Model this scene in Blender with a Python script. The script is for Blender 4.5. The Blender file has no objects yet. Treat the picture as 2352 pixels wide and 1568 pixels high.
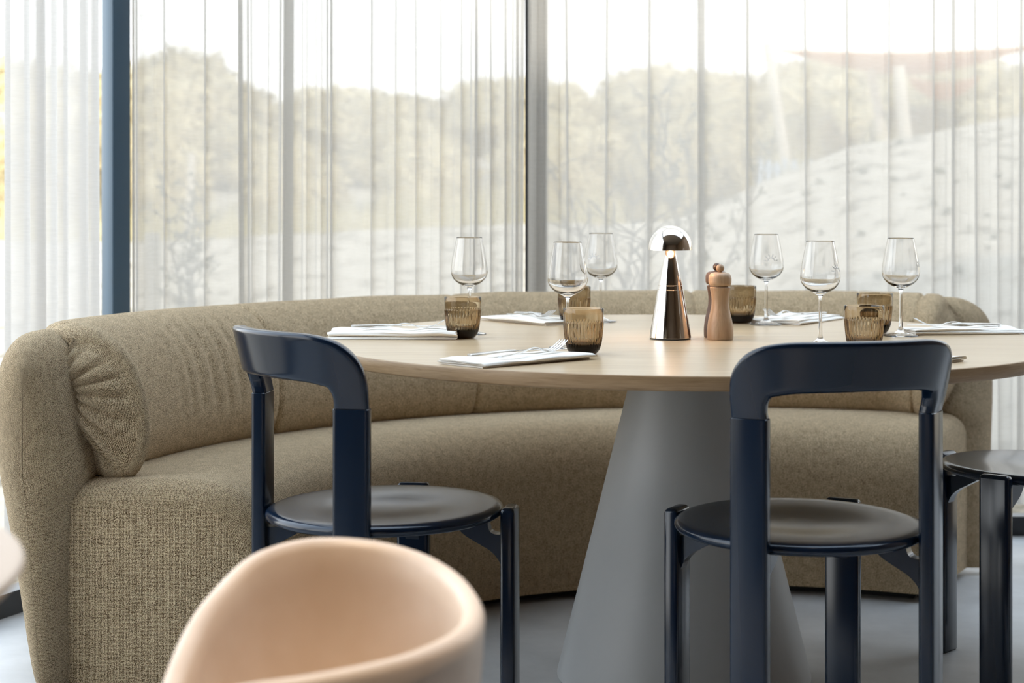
import bpy, bmesh, math, random
from math import sin, cos, pi, radians, sqrt, atan2, hypot
from mathutils import Vector, noise

random.seed(7)
S = bpy.context.scene
COL = S.collection

# ------------------------------------------------------------------ camera
F, HX, HY, HC = 4200.0, 1176.0, 435.0, 1.07      # focal length and horizon in pixels of a 2352 px wide frame, eye height
cam_d = bpy.data.cameras.new('camera')
cam = bpy.data.objects.new('camera', cam_d)
COL.objects.link(cam)
cam.location = (0, 0, HC)
cam.rotation_euler = (pi / 2, 0, 0)
cam_d.sensor_width = 36.0
cam_d.lens = F / 2352 * 36
cam_d.shift_y = -(784 - HY) / 2352
cam_d.clip_end = 200
cam_d.dof.use_dof = True
cam_d.dof.focus_distance = 3.75
cam_d.dof.aperture_fstop = 4.0
S.camera = cam

# ------------------------------------------------------------------ sky, sun, exposure
w = bpy.data.worlds.new('sky')
S.world = w
w.use_nodes = True
nt = w.node_tree
nt.nodes.clear()
wo = nt.nodes.new('ShaderNodeOutputWorld')
bg = nt.nodes.new('ShaderNodeBackground')
tc = nt.nodes.new('ShaderNodeTexCoord')
sep = nt.nodes.new('ShaderNodeSeparateXYZ')
mr = nt.nodes.new('ShaderNodeMapRange')
mr.inputs['From Min'].default_value = -0.05
mr.inputs['From Max'].default_value = 0.9
ramp = nt.nodes.new('ShaderNodeValToRGB')
ramp.color_ramp.elements[0].color = (1.0, 0.985, 0.95, 1)
ramp.color_ramp.elements[1].color = (0.66, 0.81, 1.0, 1)
mid_ = ramp.color_ramp.elements.new(0.35)
mid_.color = (0.88, 0.94, 1.0, 1)
nt.links.new(tc.outputs['Generated'], sep.inputs[0])
nt.links.new(sep.outputs['Z'], mr.inputs['Value'])
nt.links.new(mr.outputs[0], ramp.inputs[0])
nt.links.new(ramp.outputs[0], bg.inputs['Color'])
bg.inputs['Strength'].default_value = 1.45
nt.links.new(bg.outputs[0], wo.inputs[0])

sun_d = bpy.data.lights.new('sun', 'SUN')
sun_d.energy = 1.7
sun_d.angle = radians(2)
sun_d.color = (1.0, 0.94, 0.84)
sun = bpy.data.objects.new('sun', sun_d)
COL.objects.link(sun)
sun.rotation_euler = Vector((-0.42, 0.60, -0.68)).to_track_quat('-Z', 'Y').to_euler()

S.view_settings.view_transform = 'Standard'
S.view_settings.look = 'None'
S.view_settings.gamma = 1.0
S.view_settings.use_curve_mapping = False
S.view_settings.exposure = 1.55
S.cycles.max_bounces = 12
S.cycles.diffuse_bounces = 5
S.cycles.glossy_bounces = 5
S.cycles.transmission_bounces = 12
S.cycles.transparent_max_bounces = 32
S.cycles.sample_clamp_indirect = 6.0
S.cycles.use_denoising = True

# ------------------------------------------------------------------ helpers
def at(px, Y):
    return (px - HX) / F * Y


def link(o, parent=None):
    COL.objects.link(o)
    if parent:
        o.parent = parent
    return o


def tag(o, label=None, cat=None, group=None, kind=None):
    if label: o['label'] = label
    if cat: o['category'] = cat
    if group: o['group'] = group
    if kind: o['kind'] = kind
    return o


def empty(name, label, cat, loc=(0, 0, 0), rz=0.0, group=None):
    o = bpy.data.objects.new(name, None)
    o.empty_display_size = 0.1
    link(o)
    o.location = loc
    o.rotation_euler = (0, 0, rz)
    return tag(o, label, cat, group)


class MB:
    """collects verts, faces and uvs of one mesh"""
    def __init__(s):
        s.v, s.f, s.uv = [], [], {}

    def grid(s, rings, closed_u=True, closed_v=False, cap0=False, cap1=False, uvs=None):
        b = len(s.v)
        n = len(rings[0])
        m = len(rings)
        for r in rings:
            s.v.extend([tuple(p) for p in r])
        for i in range(m if closed_v else m - 1):
            i2 = (i + 1) % m
            for j in range(n if closed_u else n - 1):
                j2 = (j + 1) % n
                f = (b + i * n + j, b + i * n + j2, b + i2 * n + j2, b + i2 * n + j)
                if uvs:
                    u0, u1 = uvs[0][i], uvs[0][i + 1]
                    v0, v1 = uvs[1][j], uvs[1][j + 1]
                    s.uv[len(s.f)] = [(u0, v0), (u0, v1), (u1, v1), (u1, v0)]
                s.f.append(f)
        if cap0:
            s.f.append(tuple(b + j for j in reversed(range(n))))
        if cap1:
            s.f.append(tuple(b + (m - 1) * n + j for j in range(n)))
        return s

    def box(s, x0, x1, y0, y1, z0, z1):
        b = len(s.v)
        s.v += [(x0, y0, z0), (x1, y0, z0), (x1, y1, z0), (x0, y1, z0), (x0, y0, z1), (x1, y0, z1), (x1, y1, z1), (x0, y1, z1)]
        for f in ((0, 3, 2, 1), (4, 5, 6, 7), (0, 1, 5, 4), (1, 2, 6, 5), (2, 3, 7, 6), (3, 0, 4, 7)):
            s.f.append(tuple(b + i for i in f))
        return s

    def lathe(s, prof, n=48, c=(0, 0), closed=False):
        rings = []
        for r, z in prof:
            rings.append([(c[0] + r * cos(2 * pi * k / n), c[1] + r * sin(2 * pi * k / n), z) for k in range(n)])
        c0 = (not closed) and prof[0][0] > 1e-6
        c1 = (not closed) and prof[-1][0] > 1e-6
        s.grid(rings, True, closed, c0, c1)
        return s

    def tube(s, pts, rad, n=8):
        rings = []
        P = [Vector(p) for p in pts]
        for i, p in enumerate(P):
            t = (P[min(i + 1, len(P) - 1)] - P[max(i - 1, 0)]).normalized()
            a = t.cross(Vector((0, 0, 1)) if abs(t.z) < 0.9 else Vector((1, 0, 0))).normalized()
            b = t.cross(a)
            r = rad[i] if isinstance(rad, (list, tuple)) else rad
            rings.append([p + a * (r * cos(2 * pi * k / n)) + b * (r * sin(2 * pi * k / n)) for k in range(n)])
        s.grid(rings, True, False, True, True)
        return s

    def build(s, name, mat, parent=None, smooth=True, angle=40, fix=True):
        me = bpy.data.meshes.new(name)
        me.from_pydata(s.v, [], s.f)
        if s.uv:
            ul = me.uv_layers.new(name='UVMap')
            for pi_, poly in enumerate(me.polygons):
                if pi_ in s.uv:
                    for k, li in enumerate(poly.loop_indices):
                        ul.data[li].uv = s.uv[pi_][k]
        if fix:
            bm = bmesh.new()
            bm.from_mesh(me)
            bmesh.ops.remove_doubles(bm, verts=bm.verts, dist=1e-6)
            bmesh.ops.recalc_face_normals(bm, faces=bm.faces)
            bm.to_mesh(me)
            bm.free()
        me.materials.append(mat)
        if smooth:
            me.shade_smooth()
            me.set_sharp_from_angle(angle=radians(angle))
        o = bpy.data.objects.new(name, me)
        return link(o, parent)


def rrect_fine(w, h, r, n=4):
    """rounded rectangle with extra points on its long sides"""
    base = rrect(w, h, r, n)
    out = []
    for i, p in enumerate(base):
        q = base[(i + 1) % len(base)]
        out.append(p)
        d = hypot(q[0] - p[0], q[1] - p[1])
        if d > 0.02:
            for t in (0.08, 0.3, 0.5, 0.7, 0.92):
                out.append((p[0] + (q[0] - p[0]) * t, p[1] + (q[1] - p[1]) * t))
    return out


def catmull(P, n, closed=False):
    """resample control points into a smooth curve, n steps per span"""
    out = []
    m = len(P)
    spans = m if closed else m - 1
    for i in range(spans):
        if closed:
            p0, p1, p2, p3 = P[(i - 1) % m], P[i], P[(i + 1) % m], P[(i + 2) % m]
        else:
            p0, p1, p2, p3 = P[max(i - 1, 0)], P[i], P[i + 1], P[min(i + 2, m - 1)]
        for k in range(n):
            t = k / n
            out.append(tuple(0.5 * ((2 * b) + (c - a) * t + (2 * a - 5 * b + 4 * c - d) * t * t + (3 * b - a - 3 * c + d) * t ** 3)
                             for a, b, c, d in zip(p0, p1, p2, p3)))
    if not closed:
        out.append(tuple(P[-1]))
    return out


def smooth01(x):
    x = min(1, max(0, x))
    return x * x * (3 - 2 * x)


def rrect(w, h, r, n=4):
    """rounded rectangle outline, counter clockwise"""
    out = []
    for cx, cy, a0 in ((w / 2 - r, h / 2 - r, 0), (-w / 2 + r, h / 2 - r, 90), (-w / 2 + r, -h / 2 + r, 180), (w / 2 - r, -h / 2 + r, 270)):
        for k in range(n + 1):
            a = radians(a0 + 90 * k / n)
            out.append((cx + r * cos(a), cy + r * sin(a)))
    return out


def copy_tree(o, parent=None):
    c = o.copy()
    link(c, parent)
    for ch in list(o.children):
        copy_tree(ch, c)
    return c


# ------------------------------------------------------------------ materials
def mat(name, color=(0.8, 0.8, 0.8), rough=0.5, metal=0.0, **kw):
    m = bpy.data.materials.new(name)
    m.use_nodes = True
    b = m.node_tree.nodes['Principled BSDF']
    b.inputs['Base Color'].default_value = (*color, 1)
    b.inputs['Roughness'].default_value = rough
    b.inputs['Metallic'].default_value = metal
    for k, v in kw.items():
        b.inputs[k].default_value = v
    return m


def N(m, t, **kw):
    n = m.node_tree.nodes.new(t)
    for k, v in kw.items():
        if k in n.inputs:
            n.inputs[k].default_value = v
        else:
            setattr(n, k, v)
    return n


def L(m, a, b):
    m.node_tree.links.new(a, b)


def ramp_node(m, stops):
    r = m.node_tree.nodes.new('ShaderNodeValToRGB')
    e = r.color_ramp.elements
    while len(e) < len(stops):
        e.new(0.5)
    for el, (p, c) in zip(e, stops):
        el.position = p
        el.color = (*c, 1)
    return r


def bsdf(m):
    return m.node_tree.nodes['Principled BSDF']


M = {}

# woven boucle upholstery (uv in metres)
def fabric():
    m = mat('woven_beige_upholstery', rough=0.95)
    b = bsdf(m)
    b.inputs['Sheen Weight'].default_value = 0.35
    b.inputs['Sheen Roughness'].default_value = 0.4
    b.inputs['Sheen Tint'].default_value = (1.0, 0.86, 0.68, 1)
    b.inputs['Specular IOR Level'].default_value = 0.15
    tcn = N(m, 'ShaderNodeTexCoord')
    nz = N(m, 'ShaderNodeTexNoise', Scale=240.0, Detail=2.0)
    L(m, tcn.outputs['UV'], nz.inputs['Vector'])
    sub = N(m, 'ShaderNodeVectorMath', operation='SUBTRACT')
    L(m, nz.outputs['Color'], sub.inputs[0])
    sub.inputs[1].default_value = (0.5, 0.5, 0.5)
    sc = N(m, 'ShaderNodeVectorMath', operation='SCALE')
    sc.inputs['Scale'].default_value = 0.0045
    L(m, sub.outputs[0], sc.inputs[0])
    add = N(m, 'ShaderNodeVectorMath', operation='ADD')
    L(m, tcn.outputs['UV'], add.inputs[0])
    L(m, sc.outputs[0], add.inputs[1])
    wu = N(m, 'ShaderNodeTexWave', bands_direction='X', Scale=98.0, Distortion=0.0)
    wv = N(m, 'ShaderNodeTexWave', bands_direction='Y', Scale=112.0, Distortion=0.0)
    L(m, add.outputs[0], wu.inputs['Vector'])
    L(m, add.outputs[0], wv.inputs['Vector'])
    ck = N(m, 'ShaderNodeTexNoise', Scale=330.0, Detail=1.0)
    L(m, tcn.outputs['UV'], ck.inputs['Vector'])
    ckr = N(m, 'ShaderNodeMapRange')
    ckr.inputs['From Min'].default_value = 0.42
    ckr.inputs['From Max'].default_value = 0.58
    L(m, ck.outputs['Fac'], ckr.inputs['Value'])
    mx = N(m, 'ShaderNodeMix', data_type='FLOAT')
    L(m, ckr.outputs[0], mx.inputs['Factor'])
    L(m, wu.outputs['Fac'], mx.inputs[2])
    L(m, wv.outputs['Fac'], mx.inputs[3])
    big = N(m, 'ShaderNodeTexNoise', Scale=45.0, Detail=4.0)
    L(m, tcn.outputs['UV'], big.inputs['Vector'])
    ad = N(m, 'ShaderNodeMath', operation='MULTIPLY_ADD')
    L(m, big.outputs['Fac'], ad.inputs[0])
    ad.inputs[1].default_value = 0.5
    L(m, mx.outputs[0], ad.inputs[2])
    r = ramp_node(m, [(0.30, (0.070, 0.036, 0.013)), (0.66, (0.46, 0.305, 0.155)), (1.0, (0.88, 0.70, 0.455))])
    L(m, ad.outputs[0], r.inputs[0])
    L(m, r.outputs[0], b.inputs['Base Color'])
    bp = N(m, 'ShaderNodeBump', Strength=0.8, Distance=0.0022)
    L(m, ad.outputs[0], bp.inputs['Height'])
    L(m, bp.outputs[0], b.inputs['Normal'])
    return m


M['fabric'] = fabric()


def oak(name, c0, c1, c2, rough, along=(1.2, 26, 26), bump=0.05):
    m = mat(name, rough=rough)
    b = bsdf(m)
    tcn = N(m, 'ShaderNodeTexCoord')
    mp = N(m, 'ShaderNodeMapping')
    mp.inputs['Scale'].default_value = along
    L(m, tcn.outputs['Object'], mp.inputs[0])
    n1 = N(m, 'ShaderNodeTexNoise', Scale=2.2, Detail=8.0, Roughness=0.65)
    n1.inputs['Distortion'].default_value = 0.8
    L(m, mp.outputs[0], n1.inputs['Vector'])
    mp2 = N(m, 'ShaderNodeMapping')
    mp2.inputs['Scale'].default_value = tuple(a * 5 for a in along)
    L(m, tcn.outputs['Object'], mp2.inputs[0])
    n2 = N(m, 'ShaderNodeTexNoise', Scale=2.0, Detail=4.0)
    L(m, mp2.outputs[0], n2.inputs['Vector'])
    ma = N(m, 'ShaderNodeMath', operation='MULTIPLY_ADD')
    L(m, n2.outputs['Fac'], ma.inputs[0])
    ma.inputs[1].default_value = 0.45
    L(m, n1.outputs['Fac'], ma.inputs[2])
    r = ramp_node(m, [(0.45, c0), (0.68, c1), (0.95, c2)])
    L(m, ma.outputs[0], r.inputs[0])
    L(m, r.outputs[0], b.inputs['Base Color'])
    bp = N(m, 'ShaderNodeBump', Strength=bump, Distance=0.001)
    L(m, ma.outputs[0], bp.inputs['Height'])
    L(m, bp.outputs[0], b.inputs['Normal'])
    return m


M['oak'] = oak('light_oak_veneer', (0.37, 0.25, 0.14), (0.51, 0.37, 0.22), (0.58, 0.45, 0.29), 0.29)
M['oak_edge'] = oak('oak_edge_banding', (0.24, 0.14, 0.062), (0.37, 0.235, 0.12), (0.46, 0.31, 0.17), 0.45, (3, 3, 60))
M['beech'] = oak('beech_wood', (0.38, 0.235, 0.13), (0.47, 0.305, 0.18), (0.53, 0.36, 0.22), 0.42, (30, 30, 3))
M['walnut'] = oak('walnut_wood', (0.06, 0.03, 0.016), (0.10, 0.05, 0.026), (0.14, 0.075, 0.04), 0.4, (30, 30, 3))
M['pole_wood'] = oak('weathered_pole_wood', (0.50, 0.42, 0.32), (0.62, 0.54, 0.43), (0.72, 0.65, 0.55), 0.8, (8, 8, 1))
M['panel_wood'] = oak('brown_wall_panelling', (0.09, 0.055, 0.03), (0.13, 0.08, 0.045), (0.17, 0.11, 0.065), 0.5, (12, 12, 1))
M['navy'] = mat('navy_lacquer', (0.0035, 0.0115, 0.028), 0.17)
M['navy'].node_tree.nodes['Principled BSDF'].inputs['Coat Weight'].default_value = 0.0
M['navy'].node_tree.nodes['Principled BSDF'].inputs['Coat Roughness'].default_value = 0.14
M['black'] = mat('black_plinth', (0.006, 0.006, 0.007), 0.6)
M['dark_metal'] = mat('dark_window_metal', (0.02, 0.022, 0.026), 0.4)
M['blue_metal'] = mat('slate_blue_painted_steel', (0.052, 0.098, 0.145), 0.32, 0.0)
M['steel'] = mat('cutlery_steel', (0.72, 0.72, 0.72), 0.16, 1.0)
M['chrome'] = mat('polished_lamp_steel', (0.86, 0.82, 0.77), 0.09, 1.0)
M['linen'] = mat('white_napkin_linen', (0.92, 0.87, 0.79), 0.9)
M['orange'] = mat('orange_sail_canvas', (0.85, 0.44, 0.20), 0.9)
M['bark'] = mat('twig_bark', (0.24, 0.20, 0.155), 0.9)
M['white_paint'] = mat('beige_ceiling_paint', (0.20, 0.165, 0.13), 0.9)
M['stone_strip'] = mat('pale_stone', (0.74, 0.71, 0.66), 0.6)
M['grey_table'] = mat('greige_table_laminate', (0.44, 0.40, 0.36), 0.5)
M['frost'] = mat('frosted_engraving', (0.62, 0.63, 0.64), 0.8)
M['white_post'] = mat('weathered_white_post', (0.8, 0.78, 0.74), 0.8)
M['fence'] = mat('blue_grey_fence', (0.42, 0.46, 0.52), 0.8)


def mottled(name, stops, scale, rough, detail=6.0, bump=0.0, coord='Object', rough2=None):
    m = mat(name, rough=rough)
    b = bsdf(m)
    tcn = N(m, 'ShaderNodeTexCoord')
    n1 = N(m, 'ShaderNodeTexNoise', Scale=scale, Detail=detail, Roughness=0.62)
    L(m, tcn.outputs[coord], n1.inputs['Vector'])
    r = ramp_node(m, stops)
    L(m, n1.outputs['Fac'], r.inputs[0])
    L(m, r.outputs[0], b.inputs['Base Color'])
    if bump:
        bp = N(m, 'ShaderNodeBump', Strength=bump, Distance=0.01)
        L(m, n1.outputs['Fac'], bp.inputs['Height'])
        L(m, bp.outputs[0], b.inputs['Normal'])
    if rough2:
        rr = N(m, 'ShaderNodeMapRange')
        rr.inputs['To Min'].default_value = rough2[0]
        rr.inputs['To Max'].default_value = rough2[1]
        L(m, n1.outputs['Fac'], rr.inputs['Value'])
        L(m, rr.outputs[0], b.inputs['Roughness'])
    return m


M['concrete'] = mottled('polished_concrete', [(0.3, (0.34, 0.34, 0.335)), (0.55, (0.47, 0.468, 0.46)), (0.75, (0.58, 0.575, 0.565))], 3.2, 0.4, 9.0, rough2=(0.3, 0.5))
M['cone'] = mottled('grey_painted_cone', [(0.3, (0.42, 0.425, 0.42)), (0.7, (0.46, 0.46, 0.452))], 2.0, 0.42)
M['leather'] = mottled('tan_leather', [(0.3, (0.58, 0.455, 0.345)), (0.55, (0.64, 0.52, 0.415)), (0.75, (0.67, 0.56, 0.46))], 7.0, 0.42, 3.0)
M['sand'] = mottled('pale_dune_sand', [(0.38, (0.22, 0.175, 0.115)), (0.46, (0.44, 0.37, 0.275)), (0.7, (0.54, 0.465, 0.365))], 5.5, 0.95, 8.0, bump=0.6)
M['leaf_a'] = mottled('olive_foliage', [(0.3, (0.34, 0.265, 0.125)), (0.7, (0.56, 0.455, 0.25))], 3.0, 0.8)
M['leaf_b'] = mottled('straw_green_foliage', [(0.3, (0.46, 0.37, 0.19)), (0.7, (0.66, 0.55, 0.33))], 3.0, 0.8)
M['leaf_c'] = mottled('grey_green_leaves', [(0.3, (0.25, 0.235, 0.16)), (0.7, (0.36, 0.335, 0.23))], 9.0, 0.7)
M['straw'] = mottled('dry_grass', [(0.3, (0.42, 0.35, 0.17)), (0.7, (0.62, 0.54, 0.32))], 2.0, 0.9)


def glass_clear():
    m = bpy.data.materials.new('clear_drinking_glass')
    m.use_nodes = True
    m.node_tree.nodes.clear()
    o = N(m, 'ShaderNodeOutputMaterial')
    g = N(m, 'ShaderNodeBsdfGlass', Roughness=0.0, IOR=1.42)
    g.inputs['Color'].default_value = (0.99, 0.99, 0.99, 1)
    L(m, g.outputs[0], o.inputs['Surface'])
    return m


def glass_amber():
    m = glass_clear()
    m.name = 'smoky_amber_glass'
    o = m.node_tree.nodes['Material Output']
    v = N(m, 'ShaderNodeVolumeAbsorption')
    v.inputs['Color'].default_value = (0.60, 0.44, 0.14, 1)
    v.inputs['Density'].default_value = 270.0
    L(m, v.outputs[0], o.inputs['Volume'])
    return m


def glass_pane(name, tint):
    m = bpy.data.materials.new(name)
    m.use_nodes = True
    m.node_tree.nodes.clear()
    o = N(m, 'ShaderNodeOutputMaterial')
    t = N(m, 'ShaderNodeBsdfTransparent')
    t.inputs['Color'].default_value = (*tint, 1)
    g = N(m, 'ShaderNodeBsdfGlossy', Roughness=0.0)
    # two-sided thin pane: Schlick reflectance from the angle to the surface
    ge = N(m, 'ShaderNodeNewGeometry')
    dt = N(m, 'ShaderNodeVectorMath', operation='DOT_PRODUCT')
    L(m, ge.outputs['Normal'], dt.inputs[0])
    L(m, ge.outputs['Incoming'], dt.inputs[1])
    ab = N(m, 'ShaderNodeMath', operation='ABSOLUTE')
    L(m, dt.outputs['Value'], ab.inputs[0])
    om = N(m, 'ShaderNodeMath', operation='SUBTRACT')
    om.inputs[0].default_value = 1.0
    L(m, ab.outputs[0], om.inputs[1])
    pw = N(m, 'ShaderNodeMath', operation='POWER')
    L(m, om.outputs[0], pw.inputs[0])
    pw.inputs[1].default_value = 5.0
    fr = N(m, 'ShaderNodeMath', operation='MULTIPLY_ADD')
    L(m, pw.outputs[0], fr.inputs[0])
    fr.inputs[1].default_value = 0.92
    fr.inputs[2].default_value = 0.07
    mx = N(m, 'ShaderNodeMixShader')
    L(m, fr.outputs[0], mx.inputs[0])
    L(m, t.outputs[0], mx.inputs[1])
    L(m, g.outputs[0], mx.inputs[2])
    L(m, mx.outputs[0], o.inputs['Surface'])
    return m


def sheer(name, see, col):
    """see-through woven curtain: thread share diffuses and passes light, gaps let the view through"""
    m = bpy.data.materials.new(name)
    m.use_nodes = True
    m.node_tree.nodes.clear()
    o = N(m, 'ShaderNodeOutputMaterial')
    t = N(m, 'ShaderNodeBsdfTransparent')
    d = N(m, 'ShaderNodeBsdfDiffuse')
    tl = N(m, 'ShaderNodeBsdfTranslucent')
    d.inputs['Color'].default_value = (*col, 1)
    tl.inputs['Color'].default_value = (*col, 1)
    m1 = N(m, 'ShaderNodeMixShader')
    m1.inputs[0].default_value = 0.65
    L(m, d.outputs[0], m1.inputs[1])
    L(m, tl.outputs[0], m1.inputs[2])
    m2 = N(m, 'ShaderNodeMixShader')
    tcn = N(m, 'ShaderNodeTexCoord')
    mp = N(m, 'ShaderNodeMapping')
    mp.inputs['Scale'].default_value = (30, 30, 420)
    L(m, tcn.outputs['Object'], mp.inputs[0])
    nz = N(m, 'ShaderNodeTexNoise', Scale=1.0, Detail=3.0)
    L(m, mp.outputs[0], nz.inputs['Vector'])
    rr = N(m, 'ShaderNodeMapRange')
    rr.inputs['From Min'].default_value = 0.3
    rr.inputs['From Max'].default_value = 0.7
    rr.inputs['To Min'].default_value = see - 0.04
    rr.inputs['To Max'].default_value = see + 0.04
    L(m, nz.outputs['Fac'], rr.inputs['Value'])
    L(m, rr.outputs[0], m2.inputs[0])
    L(m, m1.outputs[0], m2.inputs[1])
    L(m, t.outputs[0], m2.inputs[2])
    L(m, m2.outputs[0], o.inputs['Surface'])
    return m


M['glass'] = glass_clear()
M['amber'] = glass_amber()
M['pane'] = glass_pane('clear_window_glass', (0.96, 0.97, 0.97))
M['pane_dim'] = glass_pane('dimming_window_glass', (0.70, 0.70, 0.69))  # tint added to dim the view outside and the curtain glow
M['sheer'] = sheer('sheer_curtain_cloth', 0.24, (0.675, 0.655, 0.62))
M['sheer_dense'] = sheer('dense_sheer_curtain_cloth', 0.09, (0.72, 0.70, 0.675))


def glow(name, col, strength):
    m = bpy.data.materials.new(name)
    m.use_nodes = True
    m.node_tree.nodes.clear()
    o = N(m, 'ShaderNodeOutputMaterial')
    e = N(m, 'ShaderNodeEmission')
    e.inputs['Color'].default_value = (*col, 1)
    e.inputs['Strength'].default_value = strength
    L(m, e.outputs[0], o.inputs['Surface'])
    return m


M['led'] = glow('warm_led', (1.0, 0.60, 0.36), 0.28)

# ------------------------------------------------------------------ the room
P1 = Vector((-1.094, 5.05))            # slate blue corner post
P2 = Vector((0.055, 5.68))             # dark post in the middle
PL = P1 + Vector((-0.39, -0.92)) * 9.6  # far end of the left glazing, behind the camera
PR = Vector((4.5, 5.68))
CEIL = 4.0


def slab(name, pts, z0, z1, m, parent=None):
    b = MB()
    n = len(pts)
    b.grid([[(x, y, z0) for x, y in pts], [(x, y, z1) for x, y in pts]], True, False, True, True)
    o = b.build(name, m, parent, smooth=False)
    if parent is None:
        tag(o, kind='structure')
    return o


slab('floor', [(PL.x - 0.08, PL.y), (4.6, PL.y), (4.6, 5.78), (0.04, 5.78), (P1.x - 0.06, P1.y + 0.09)], -0.12, 0.0, M['concrete'])
# ceiling with an unseen glazed opening, added to light sofa and table from above
co = [(PL.x - 0.15, PL.y), (4.7, PL.y), (4.7, 6.0), (-0.02, 6.0), (P1.x - 0.15, P1.y + 0.15)]
ci = [(-1.85, 3.1), (4.0, 3.1), (4.0, 5.6), (-0.05, 5.6), (-1.15, 4.95)]
b = MB().grid([[(x, y, z) for x, y in ring] for ring, z in ((co, CEIL), (co, CEIL + 0.25), (ci, CEIL + 0.25), (ci, CEIL))], True, True)
ce = tag(b.build('ceiling', M['white_paint'], smooth=False), kind='structure')
MB().grid([[(x, y, CEIL + 0.2) for x, y in ci[:2]], [(x, y, CEIL + 0.2) for x, y in (ci[4], ci[2])]], False).build('pane', M['pane'], ce, smooth=False)
slab('wall_back', [(PL.x - 0.1, PL.y - 0.15), (4.6, PL.y - 0.15), (4.6, PL.y), (PL.x - 0.1, PL.y)], 0, CEIL, M['panel_wood'])
slab('wall_right', [(4.5, PL.y), (4.6, PL.y), (4.6, 5.78), (4.5, 5.78)], 0, CEIL, M['panel_wood'])


def window(name, A, B, label, posts, gl='pane'):
    """floor to ceiling glazing between A and B: bottom and top rail, panes, slim posts"""
    d = (B - A)
    ln = d.length
    d = d.normalized()
    ang = atan2(d.y, d.x)
    o = bpy.data.objects.new(name, None)
    link(o)
    o.location = (A.x, A.y, 0)
    o.rotation_euler = (0, 0, ang)
    tag(o, label, kind='structure')
    MB().box(0.03, ln - 0.03, -0.03, 0.03, 0.0, 0.06).build('bottom_rail', M['dark_metal'], o, smooth=False)
    MB().box(0.03, ln - 0.03, -0.03, 0.03, CEIL - 0.06, CEIL).build('top_rail', M['dark_metal'], o, smooth=False)
    xs = [0.0] + posts + [ln]
    for a, b_ in zip(xs[:-1], xs[1:]):
        MB().grid([[(a + 0.02, 0, 0.06), (b_ - 0.02, 0, 0.06)], [(a + 0.02, 0, CEIL - 0.06), (b_ - 0.02, 0, CEIL - 0.06)]], False).build('pane', M[gl], o, smooth=False)
    for p in posts:
        MB().box(p - 0.03, p + 0.03, -0.03, 0.03, 0.06, CEIL - 0.06).build('post', M['dark_metal'], o, smooth=False)
    return o


PM = P1 + Vector((-0.39, -0.92)) * 4.4
window('window_1', P1, PM, 'left glazing running away behind the heavy pale curtain', [2.2])
nO = Vector((-0.92, 0.39)) * 0.1
slab('wall_left_added', [tuple(PL + nO), tuple(PL), tuple(PM), tuple(PM + nO)], 0, CEIL, M['panel_wood'])  # unseen solid wall, put in to block light from the camera's left
window('window_2', P2, P1, 'glazing between the slate blue post and the dark post', [], 'pane_dim')
window('window_3', PR, P2, 'glazing behind the curtain on the dune side', [2.2], 'pane_dim')


def post(name, P, wx, wy, rz, m, label):
    b = MB()
    rr = rrect(wx, wy, 0.006, 2)
    b.grid([[(x, y, 0) for x, y in rr], [(x, y, CEIL) for x, y in rr]], True, False, True, True)
    o = b.build(name, m)
    o.location = (P.x, P.y, 0)
    o.rotation_euler = (0, 0, rz)
    tag(o, label, kind='structure')
    return o


post('trim_1', P1, 0.060, 0.060, radians(45), M['blue_metal'], 'slate blue square post between the two left curtains')
post('trim_2', P2, 0.026, 0.08, radians(-4), M['dark_metal'], 'thin dark post between the middle and the right curtain')
# ------------------------------------------------------------------ outside: dune, scrub
def interp(tab, x):
    if x <= tab[0][0]: return tab[0][1]
    for (x0, y0), (x1, y1) in zip(tab[:-1], tab[1:]):
        if x <= x1:
            t = smooth01((x - x0) / (x1 - x0)) * 0.5 + 0.5 * (x - x0) / (x1 - x0)
            return y0 + (y1 - y0) * t
    return tab[-1][1]


CREST = [(-6, 0.70), (-3, 0.72), (-1.5, 0.76), (0, 0.84), (0.9, 0.84), (1.25, 0.93), (1.65, 1.15), (2.35, 1.39), (3.4, 1.58), (5, 1.75), (9, 1.95)]


def ground(x, y):
    hc = interp(CREST, x * 12 / max(y, 8) if y > 12 else x)
    if y < 12:
        t = (y - 6.2) / 5.8
        z = -0.10 + (hc + 0.10) * (max(0, t) ** 0.85)
    elif y < 16:
        z = hc - 0.10 * sin(pi / 2 * (y - 12) / 4)
    else:
        z = hc - 0.10 + (2.0 - hc + 0.1) * smooth01((y - 16) / 12)
    z += 0.05 * noise.noise(Vector((x * 0.7, y * 0.7, 3))) * smooth01((y - 6.5) / 3) + 0.014 * noise.noise(Vector((x * 5, y * 5, 0)))
    return z


b = MB()
ys = [5.85 + 0.16 * i for i in range(46)] + [13.3 + 0.7 * i for i in range(40)]
xs = [-16 + 0.25 * i for i in range(129)]
b.grid([[(x, y, ground(x, y) if y > 6.2 else -0.10) for x in xs] for y in ys], False)
g = b.build('ground', M['sand'], angle=80)
tag(g, 'pale stony sand dune rising outside the windows', kind='structure')
slab('ground', [(-16, -6), (PL.x - 0.12, -6), (P1.x - 0.1, P1.y + 0.12), (-0.1, 5.9), (-16, 5.9)], -0.3, -0.10, M['sand'])


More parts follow.
